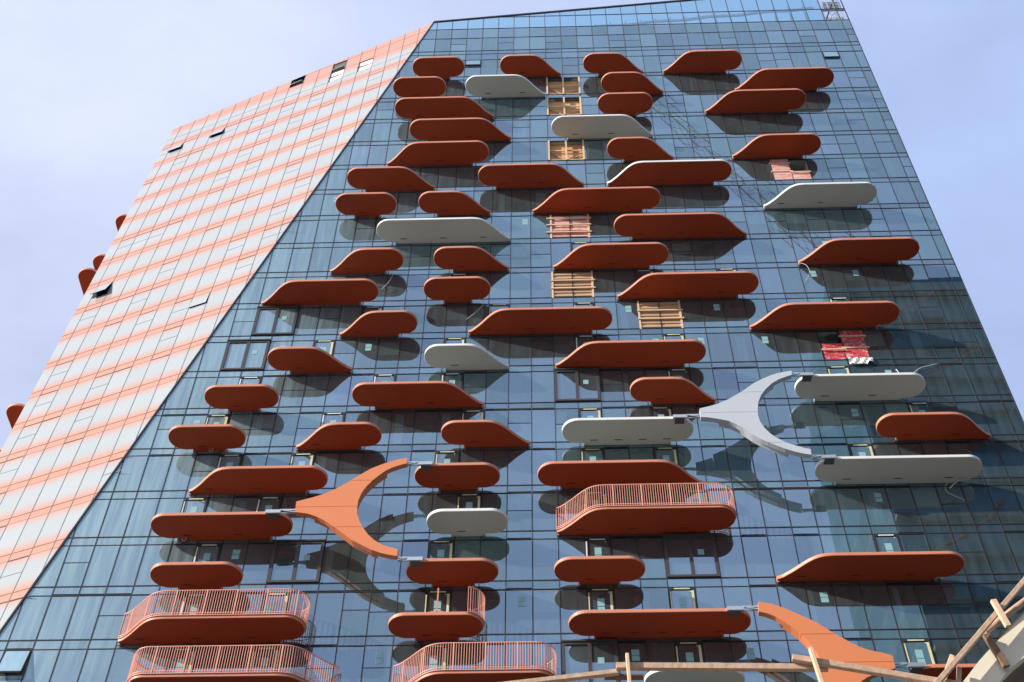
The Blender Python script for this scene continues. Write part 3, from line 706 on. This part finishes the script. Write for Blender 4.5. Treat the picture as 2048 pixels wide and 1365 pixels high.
# doors ------------------------------------------------------------------
for k, t, a, b, c, r_, ds in BALC:
    for j in ds:
        x0, x1 = j * W, (j + 1) * W; zt, zb = zf(k - 1 + 0.17), zf(k)
        tape = rnd.choice(('tape', 'tape', 'whitetape'))
        d = MB(); d.box(x0 + 0.03, x0 + 0.13, -0.05, 0.05, zb, zt - 0.05); d.box(x1 - 0.13, x1 - 0.03, -0.05, 0.05, zb, zt - 0.05)
        d.box(x0 + 0.13, x1 - 0.13, -0.05, 0.05, zt - 0.17, zt - 0.05); d.box(x0 + 0.13, x1 - 0.13, -0.05, 0.05, zb, zb + 0.15)
        o = d.build('balcony_door', M['mull'], tower)
        q = MB(); q.box(x0 + 0.27, x1 - 0.27, -0.062, -0.052, zt - 0.16, zt - 0.09)
        if rnd.random() < 0.8: q.box(x1 - 0.21 if tape == 'tape' else x0 + 0.05, x1 - 0.09 if tape == 'tape' else x0 + 0.12, -0.066, -0.053, zb + 0.2, zt - 0.25)
        if rnd.random() < 0.6: q.box(x0 + 0.06, x0 + 0.115, -0.064, -0.053, zb + 0.3, zt - 0.3)
        q.build('protective_tape', M[tape], o)
        g_ = MB(); pane_face(g_, [(x0 + 0.13, zb + 0.15), (x1 - 0.13, zb + 0.15), (x1 - 0.13, zt - 0.17), (x0 + 0.13, zt - 0.17)], -0.0, 0.004); g_.build('pane', M['glass'], o, False)
        s_ = MB(); xc = (x0 + x1) / 2
        s_.box(xc - 0.17, xc + 0.17, -0.012, -0.008, zt - 1.45, zt - 1.12); s_.box(xc - 0.17, xc + 0.17, -0.012, -0.008, zt - 1.08, zt - 0.62)
        s_.build('sticker', M['sticker'], o)
        n_ = MB(); n_.box(x1 - 0.28, x1 - 0.23, -0.07, -0.055, zt - 0.32, zt - 0.27); n_.build('knob', M['whitetape'], o)
# sliding windows with thick dark frames -----------------------------------
for k, j in SLIDE:
    x0, x1 = j * W + 0.02, (j + 2) * W - 0.02; zt, zb = zf(k + 0.17) - 0.02, zf(k + 1) + 0.04; xm = (x0 + x1) / 2
    m_ = MB()
    for a, b in ((x0, x0 + 0.16), (x1 - 0.16, x1), (xm - 0.09, xm + 0.09)): m_.box(a, b, -0.10, 0.05, zb, zt)
    m_.box(x0, x1, -0.102, 0.05, zt - 0.13, zt + 0.004); m_.box(x0, x1, -0.102, 0.05, zb - 0.004, zb + 0.12)
    m_.box(x0 - 0.03, x1 + 0.03, -0.16, 0.0, zt + 0.004, zt + 0.09)
    M['sframe'] = M.get('sframe') or plain('dark grey window frame', (0.075, 0.07, 0.068), rough=0.4, metal=0.2)
    o = m_.build('sliding_window', M['sframe'], tower)
    for a, b, y in ((x0 + 0.16, xm - 0.09, -0.03), (xm + 0.09, x1 - 0.16, -0.05)):
        p_ = MB(); pane_face(p_, [(a, zb + 0.12), (b, zb + 0.12), (b, zt - 0.13), (a, zt - 0.13)], y, 0.004); p_.build('pane', M['glass'], o, False)
    s_ = MB(); s_.box(xm + 0.35, xm + 0.65, -0.066, -0.058, zt - 1.2, zt - 0.85); s_.build('sticker', M['sticker'], o)
# boarded bays -------------------------------------------------------------
done = set()
for (k, j), (kind, j0, n) in sorted(BOARD.items()):
    if (k, j0) in done: continue
    done.add((k, j0)); x0, x1 = j0 * W, (j0 + n) * W; zt, zb = zf(k + 0.17) - 0.03, zf(k + 1) + 0.03; xm = (x0 + x1) / 2
    o = None
    if kind == 'wood':
        m_ = MB()
        for a, b in ((x0 + 0.08, xm - 0.05), (xm + 0.05, x1 - 0.08)): m_.box(a, b, 0.30, 0.34, zb, zt)
        o = m_.build('boarded_window', M['board'], tower); o['label'] = 'window bay closed with plywood between upright timbers'
        q = MB()
        for x in (x0 + 0.05, xm, x1 - 0.05): q.box(x - 0.06, x + 0.06, -0.08, 0.06, zb - 0.05, zt + 0.04)
        q.box(x0 + 0.1, x1 - 0.1, 0.10, 0.17, zt - 1.15, zt - 1.05); q.box(x0 + 0.1, x1 - 0.1, -0.02, 0.06, zb, zb + 0.07)
        q.build('batten', M['batten'], o)
        q = MB(); q.bar((x0 + 0.2, 0.2, zt - 1.3), (xm - 0.15, 0.2, zb + 0.4), 0.05, 0.07); q.bar((xm + 0.2, 0.2, zb + 0.5), (x1 - 0.2, 0.22, zt - 1.6), 0.05, 0.07); q.build('brace', M['plank'], o)
    elif kind in ('slat', 'pink'):
        m_ = MB(); m_.box(x0 + 0.06, x1 - 0.06, 0.06, 0.09, zb, zt)
        o = m_.build('boarded_window', M['pink'] if kind == 'pink' else M['board'], tower)
        o['label'] = 'window bay covered with pink foil behind pale battens' if kind == 'pink' else 'window bay closed with layered boards and pale battens'
        q = MB(); zz = [zt - 0.45, zt - 1.2, zb + 0.55] if kind == 'pink' else [zt - 0.95, zb + 0.85]
        for z in zz: q.box(x0 - (0.25 if kind == 'pink' else 0.05), x1 + 0.12, -0.10, -0.03, z - 0.05, z + 0.05)
        for x in (x0 + 0.05, x1 - 0.05): q.box(x - 0.06, x + 0.06, -0.03, 0.06, zb - 0.06, zt + 0.04)
        q.build('batten', M['batten'], o)
        q = MB()
        for i in range(7 if kind == 'slat' else 3):
            z = zb + 0.12 + i * 0.36; q.box(x0 + 0.12, x1 - 0.12, 0.0, 0.055, z, z + 0.13)
        q.build('plank', M['plank'] if kind == 'slat' else M['pink'], o)
    else:
        m_ = MB(); zm = zb + 1.15
        if kind == 'red':
            m_.box(xm + 0.03, x1 + 0.04, -0.03, 0.02, zb + 0.05, zt, 0); m_.box(x0 + 0.1, xm - 0.03, -0.02, 0.02, zb + 0.02, zm + 0.3, 0)
        else:
            m_.box(x0 + 0.03, xm - 0.03, -0.03, 0.02, zb, zt, 0); m_.box(xm + 0.03, x1 - 0.05, -0.02, 0.02, zb, zm - 0.1, 0)
        o = m_.build('boarded_window', M['red'] if kind == 'red' else M['pink'], tower)
        o['label'] = 'two window bays patched with crumpled red film' if kind == 'red' else 'two window bays patched with pink sheets'
        q = MB()
        A, B_ = (xm - 0.1, x1 + 0.2) if kind == 'red' else (x0 - 0.1, xm + 0.1)
        for z in (zb + 1.0, zt - 0.55): q.box(A, B_, -0.09, -0.035, z - 0.05, z + 0.05)
        A, B_ = (x0, xm + 0.1) if kind == 'red' else (xm - 0.1, x1)
        q.box(A, B_, -0.15, -0.095, zb + 0.75, zb + 0.85); q.build('batten', M['batten'], o)
        if kind == 'red':
            q = MB()
            gx = [xm + 0.05 + 0.14 * i for i in range(11)]
            for i in range(10):
                for r_ in range(4):
                    P = lambda a, b: (gx[a], -0.06 - 0.05 * math.sin(a * 1.9 + b * 1.3) - 0.03 * b, zb + 0.1 - b * 0.17 * (1.0 if a < 8 else 0.7) + 0.04 * math.sin(a * 2.3))
                    q.face([P(i, r_ + 1), P(i + 1, r_ + 1), P(i + 1, r_), P(i, r_)], 0, True)
            q.build('plastic_film', M['film'], o, False)
# open sash low on the left and two open vents high up -----------------------
for (j0, k, hgt, opn) in ((-19, 19.18, 1.35, 0.26), (-4, 1.16, 0.9, 0.10), (18, 1.16, 0.95, 0.08)):
    x0, x1 = j0 * W + 0.05, (j0 + 1) * W - 0.05; zt = zf(k) - 0.05; zb = zt - hgt
    m_ = MB()
    m_.face([(x0, -0.03, zt), (x1, -0.03, zt), (x1, -opn, zb), (x0, -opn, zb)], 0)
    for a, b in (((x0, -0.03, zt), (x0, -opn, zb)), ((x1, -0.03, zt), (x1, -opn, zb)), ((x0, -opn, zb), (x1, -opn, zb))): m_.bar(a, b, 0.05, 0.05, 1)
    m_.face([(x0, -0.012, zt), (x1, -0.012, zt), (x1, -0.012, zb), (x0, -0.012, zb)], 1)
    M['sash'] = M.get('sash') or glass('dim sash glass', fac=0.02, gloss=(0.4, 0.6, 0.7), tint=(0.5, 0.6, 0.6), dust=0.12)
    m_.bar((x0, -opn - 0.01, zb), (x1, -opn - 0.01, zb), 0.07, 0.09, 1)
    o = m_.build('open_vent', [M['sash'], M['black']], tower, False)

# forked braces ------------------------------------------------------------------
BR1 = [(-11.67, 46.35), (-10.99, 46.58), (-10.43, 46.8), (-9.88, 47.13), (-9.43, 47.46), (-9.07, 47.79), (-8.61, 48.19), (-8.15, 48.57), (-7.67, 48.84), (-7.19, 49.06), (-6.75, 49.22), (-6.36, 49.3), (-6.33, 48.92), (-6.72, 48.78), (-7.06, 48.63), (-7.39, 48.41), (-7.71, 48.07), (-8.02, 47.7), (-8.28, 47.3), (-8.48, 46.83), (-8.58, 46.37), (-8.59, 45.9), (-8.54, 45.45), (-8.4, 44.99), (-8.18, 44.54), (-7.88, 44.09), (-7.57, 43.75), (-7.21, 43.47), (-6.77, 43.27), (-6.37, 43.14), (-6.37, 42.71), (-6.73, 42.78), (-7.16, 42.91), (-7.65, 43.13), (-8.15, 43.45), (-8.65, 43.77), (-9.13, 44.21), (-9.6, 44.63), (-10.08, 45.03), (-10.55, 45.33), (-11.01, 45.53), (-11.64, 45.65)]
BR2 = [(8.93, 52.66), (9.51, 52.84), (10.0, 53.04), (10.56, 53.37), (11.07, 53.75), (11.54, 54.13), (12.02, 54.59), (12.49, 54.9), (13.01, 55.21), (13.46, 55.4), (13.9, 55.51), (14.23, 55.58), (14.2, 55.24), (13.84, 55.09), (13.43, 54.88), (13.02, 54.57), (12.64, 54.14), (12.31, 53.64), (12.09, 53.1), (11.97, 52.49), (11.93, 52.04), (11.97, 51.58), (12.11, 51.14), (12.35, 50.69), (12.62, 50.36), (13.06, 49.99), (13.48, 49.76), (13.88, 49.58), (14.24, 49.46), (14.22, 49.06), (13.86, 49.14), (13.44, 49.29), (12.98, 49.51), (12.61, 49.73), (12.25, 49.96), (11.84, 50.26), (11.44, 50.63), (11.09, 51.05), (10.73, 51.39), (10.35, 51.66), (9.86, 51.82), (9.36, 51.95), (8.93, 52.0)]
b3t = [(10.24, 39.7), (10.83, 39.55), (11.32, 39.32), (11.8, 39.03), (12.24, 38.75), (12.63, 38.5), (13.0, 38.17), (13.25, 37.93), (13.59, 37.66), (13.92, 37.39), (14.3, 37.12), (14.72, 36.93), (15.24, 36.79), (15.6, 36.66)]
b3i = [(10.18, 39.14), (10.54, 39.03), (10.9, 38.83), (11.21, 38.55), (11.51, 38.28), (11.8, 37.95), (12.04, 37.58), (12.24, 37.2), (12.39, 36.84), (12.46, 36.48)]
AX = 36.33
BR3 = b3t + [(x, 2 * AX - z) for x, z in reversed(b3t)] + [(x, 2 * AX - z) for x, z in b3i] + [(x, z) for x, z in reversed(b3i)]
def brace(poly, cuts, m, clamps, zin, flip=False, inner_top=False):
    mb = MB(); zlo = min(p[1] for p in poly) - 1; zhi = max(p[1] for p in poly) + 1
    lv = [zlo] + sorted(cuts) + [zhi]
    for a, b in zip(lv, lv[1:]):
        p = clip(clip(poly, 0, 1, -(a + 0.011)), 0, -1, b - 0.011)
        if len(p) > 2: mb.prism(p, -2.16, -1.86)
    # recessed web behind
    cxm = sum(p[0] for p in poly) / len(poly); czm = sum(p[1] for p in poly) / len(poly)
    o = mb.build('forked_brace', m, tower)
    q = MB()
    n = len(poly); nrm = []
    A = sum(poly[i][0] * poly[(i + 1) % n][1] - poly[(i + 1) % n][0] * poly[i][1] for i in range(n))
    sg = 1 if A > 0 else -1
    ins = []
    for i in range(n):
        a, b = poly[i - 1], poly[(i + 1) % n]; tx, tz = b[0] - a[0], b[1] - a[1]; L = math.hypot(tx, tz) or 1
        ins.append((poly[i][0] - tz / L * 0.07 * sg, poly[i][1] + tx / L * 0.07 * sg))
    xs_ = sorted((min(p[0] for p in ins), max(p[0] for p in ins)))
    w_ = clip(clip(ins, 1, 0, -(xs_[0] + 0.9)), -1, 0, xs_[1] - 1.0)
    q.prism(w_, -1.855, -1.55); q.build('web', m, o)
    for (x, z, dx) in clamps:
        c = MB()
        c.box(min(x, x + dx), max(x, x + dx), -2.02, -1.96, z - 0.03, z + 0.05); c.box(min(x, x + dx), max(x, x + dx), -1.95, -1.90, z - 0.17, z - 0.12)
        c.bar((x, -2.0, z - 0.15), (x + dx, -2.0, z + 0.0), 0.05, 0.05)
        e = x + dx; s = 1 if dx > 0 else -1
        c.box(min(e, e + s * 0.75), max(e, e + s * 0.75), -2.00, -1.885, z - 0.16, z + 0.05)
        c.box(min(e + s * 0.15, e + s * 0.65), max(e + s * 0.15, e + s * 0.65), -1.98, -1.55, z - 0.205, z - 0.162, 1)
        c.build('clamp', [M['metal'], M['joint']], o)
    return o
def zc(k): return zf(k + 0.1) + 0.14
brace(BR1, (44.70, 46.0, 48.05) if False else (44.62, 45.98, 47.75), M['brace'], ((-11.66, zc(17), -0.75), (-6.36, zc(16), 0.55), (-6.38, zc(18), 0.45)), 0)['label'] = 'orange three armed brace tying balconies together'
brace(BR2, (50.0, 52.33, 53.9), M['steelgrey'], ((8.95, zc(15), -0.7), (14.22, zc(14), 0.45), (14.24, zc(16), 0.5)), 0)['label'] = 'pale grey three armed brace tying grey balconies'
brace(BR3, (AX, 37.85, 2 * AX - 37.85), M['brace'], ((10.22, zc(19), -0.65), (15.6, zc(20), 0.6)), 0)['label'] = 'orange three armed brace low on the right'

# loose cables on the balconies
def cable(pts, r=0.014):
    c = MB(); c.tube(catmull3(pts), r, 5); return c.build('loose_cable', M['cable'], tower)
def catmull3(pts, n=6):
    out = []
    for i in range(len(pts) - 1):
        p0, p1, p2, p3 = [Vector(pts[max(0, min(len(pts) - 1, q))]) for q in (i - 1, i, i + 1, i + 2)]
        for s in range(n):
            t = s / n; out.append(0.5 * (2 * p1 + (p2 - p0) * t + (2 * p0 - 5 * p1 + 4 * p2 - p3) * t * t + (3 * p1 - p0 - 3 * p2 + p3) * t ** 3))
    return out + [Vector(pts[-1])]
z = zf(10.1)
cable([(16.9, -0.2, z), (17.25, -0.35, z - 0.5), (17.35, -0.3, z - 1.2), (17.0, -0.2, z - 1.9)])
cable([(-9.0, -0.3, z), (-8.7, -0.4, z - 0.7), (-8.9, -0.35, z - 1.4), (-9.3, -0.2, z - 1.9)])
z = zf(11.1)
cable([(-3.2, -0.3, z), (-2.9, -0.4, z - 0.6), (-3.3, -0.3, z - 1.3), (-3.9, -0.2, z - 1.9)])
z = zf(16.1)
cable([(22.1, -0.3, z), (21.2, -0.5, z - 0.5), (21.1, -0.4, z - 1.0), (21.9, -0.3, z - 1.5)])
cable([(22.3, -0.3, z - 0.1), (21.8, -0.45, z - 0.3), (21.3, -0.4, z - 0.75)], 0.03)
z = zf(14)
cable([(20.3, -1.5, z + 0.0), (20.3, -1.2, z + 0.9), (20.6, -0.5, z + 1.5), (21.4, -0.1, z + 1.7), (22.2, -0.1, z + 2.3), (23.2, -0.1, z + 2.6)], 0.022)
for x, k in ((-17.05, 17), (-16.9, 15)):
    c = MB(); zz = zf(k + 0.1) - 0.1
    c.tube([(x + 0.10 * math.cos(a) - 0.45, -0.25, zz + 0.12 * math.sin(a)) for a in [i * math.pi / 6 for i in range(13)]], 0.018, 5); c.build('cable_loop', M['cable'], tower)

# ------------------------------------------------------------------ concrete and timber in front
FY = -39.0
cs = [(4.146, 8.489), (4.517, 8.826), (4.738, 9.069), (4.925, 9.251), (5.08, 9.392), (5.29, 9.588), (6.33, 10.562), (9.5, 13.2), (9.5, 12.6), (6.299, 10.046), (5.144, 9.09), (5.039, 9.009), (4.918, 8.901), (4.787, 8.753), (4.60, 8.48), (4.55, 8.2), (-3.0, 8.2), (-3.0, 8.42), (4.08, 8.42)]
c = MB(); c.prism(cs, FY, FY + 0.10, 'y', 0, 0)
ramp = c.build('concrete_stair_slab', M['conc'])
tag(ramp, 'pale curved concrete slab edge rising at the lower right corner', 'concrete slab')
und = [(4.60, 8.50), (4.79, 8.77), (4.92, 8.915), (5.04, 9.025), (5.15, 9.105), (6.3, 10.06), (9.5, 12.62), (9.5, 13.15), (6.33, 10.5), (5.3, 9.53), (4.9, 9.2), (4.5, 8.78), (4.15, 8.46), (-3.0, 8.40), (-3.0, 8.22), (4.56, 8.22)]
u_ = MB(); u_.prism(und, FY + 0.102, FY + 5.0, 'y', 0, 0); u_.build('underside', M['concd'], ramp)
cl = MB()
for x, y in ((-2.4, FY + 1.5), (3.6, FY + 1.5), (9.2, FY + 1.5)): cl.box(x, x + 0.4, y, y + 0.4, 0, 8.22 if x < 9 else 12.4)
cl.build('column', M['conc'], ramp)
def plank(name, a, b, wd, dp, y, m, label, parent=None, grp='planks of the timber guard rail'):
    mb = MB(); mb.bar((a[0], y, a[1]), (b[0], y, b[1]), dp, wd * 0.9, 0, (0, 0, 1) if abs(b[0] - a[0]) > 0.15 else (1, 0, 0))
    o = mb.build(name, m, None)
    bm = bmesh.new(); bm.from_mesh(o.data); bmesh.ops.bevel(bm, geom=bm.edges[:], offset=0.004, segments=1, affect='EDGES'); bm.to_mesh(o.data); bm.free()
    tag(o, label, 'plank', grp); return o
plank('timber_plank', (-0.10, 8.83), (1.434, 9.018), 0.055, 0.05, FY + 0.05, M['plank'], 'pine rail sloping up from bottom centre to the left post')
plank('timber_plank', (1.408, 9.044), (3.34, 9.0), 0.072, 0.05, FY, M['plank'], 'long level pine rail between the two white posts')
plank('timber_plank', (1.30, 9.01), (1.66, 9.004), 0.05, 0.05, FY + 0.11, M['plankd'], 'short dark offcut behind the left post')
plank('timber_plank', (3.02, 9.07), (4.60, 8.72), 0.068, 0.05, FY - 0.06, M['plank'], 'brown rail sloping down to the right from the right post')
plank('timber_post', (1.515, 9.134), (1.524, 8.42), 0.036, 0.05, FY - 0.06, M['batten'], 'pale upright at the left end of the level rail', grp='posts of the timber guard rail')
plank('timber_post', (3.190, 9.131), (3.26, 8.42), 0.040, 0.05, FY - 0.12, M['batten'], 'pale upright at the right end of the level rail', grp='posts of the timber guard rail')
plank('timber_plank', (3.95, 8.42), (5.90, 10.45), 0.052, 0.05, FY - 0.13, M['plank'], 'longest steep pine rail along the concrete slab')
lg = MB(); lg.tube([(4.85, FY - 0.02, 9.36), (5.25, FY - 0.02, 9.66), (5.75, FY - 0.02, 10.02), (6.4, FY - 0.02, 10.5)], 0.036, 8)
tag(lg.build('timber_pole', M['plank']), 'round brown pole crossing behind the steep rail', 'pole')
plank('timber_plank', (4.98, 9.285), (5.95, 10.23), 0.045, 0.05, FY + 0.03, M['plank'], 'lower steep rail lying closest to the concrete edge')
plank('timber_post', (4.965, 9.60), (5.02, 9.29), 0.062, 0.04, FY - 0.19, M['batten'], 'short pale cleat crossing the steep rail', grp='posts of the timber guard rail')
plank('timber_post', (4.845, 9.31), (4.935, 8.95), 0.075, 0.04, FY - 0.05, M['plankd'], 'dark weathered cleat on the concrete face', grp='posts of the timber guard rail')
plank('timber_plank', (4.491, 9.10), (4.30, 8.75), 0.050, 0.04, FY - 0.02, M['batten'], 'short leaning pale board left of the concrete slab')
plank('timber_plank', (4.50, 8.93), (4.38, 8.50), 0.045, 0.04, FY - 0.07, M['plank'], 'small brown stub board in front of the concrete slab')

# ------------------------------------------------------------------ surroundings seen mirrored in the glass
def block(name, label, x0, x1, y0, y1, h, m, bands=()):
    e = MB(); e.box(x0, x1, y0, y1, 0, h); o = e.build(name, m); tag(o, label, 'building')
    for x, z, ln in bands:
        q = MB(); pts = [(x + t * ln, y1 + 0.2 + 1.5 * math.sin(math.pi * t) ** 0.6, z + 6 * t * t) for t in [i / 10 for i in range(11)]]
        q.tube(pts, 0.13, 6); q.build('balcony_edge', M['rust'], o)
    return o
b1 = block('office_block', 'dark glass block across the court, seen mirrored in the tower', 27.5, 70, -44, -26, 101, M['dark'], [(28.2, z, 7 + (z % 5)) for z in range(30, 98, 9)])
q = MB()
for z in range(6, 101, 4): q.box(27.5, 70, -26, -25.4, z, z + 0.35)
q.build('floor_edge', M['crane'], b1)
b2 = block('office_block', 'lower dark block behind the camera, seen mirrored in the tower', 17, 75, -100, -74, 82, M['dark'], [(17.5, z, 12) for z in (40, 52, 63, 74)])
# tower crane, its lattice mirrored in the upper right glass
cr2 = empty('tower_crane', 'tall lattice crane with a raised jib standing far behind the camera', 'crane', (66, -110, 0))
def lattice(mb, a, b, s, n):
    a, b = Vector(a), Vector(b); d = (b - a) / n; u = Vector((0, 1, 0)); v = d.cross(u).normalized()
    off = [u * s + v * s, u * s - v * s, -u * s - v * s, -u * s + v * s]
    for o_ in off: mb.bar(a + o_, b + o_, 0.13, 0.13)
    for i in range(n):
        for p in range(4): mb.bar(a + d * i + off[p], a + d * (i + 1) + off[(p + 1) % 4], 0.06, 0.06)
mb = MB(); lattice(mb, (0, 0, 0), (0, 0, 200), 1.2, 60); mb.build('mast', M['crane'], cr2)
mb = MB(); lattice(mb, (2, 0, 200), (-42, 0, 296), 1.5, 26); mb.build('jib', M['crane'], cr2)
mb = MB(); mb.bar((0, 0, 198), (8, 0, 216), 0.8, 0.8); mb.bar((8, 0, 216), (-38, 0, 287), 0.12, 0.12); mb.bar((8, 0, 216), (12, 0, 201), 0.3, 0.3); mb.box(7, 13, -1.5, 1.5, 197, 201); mb.build('apex', M['crane'], cr2)
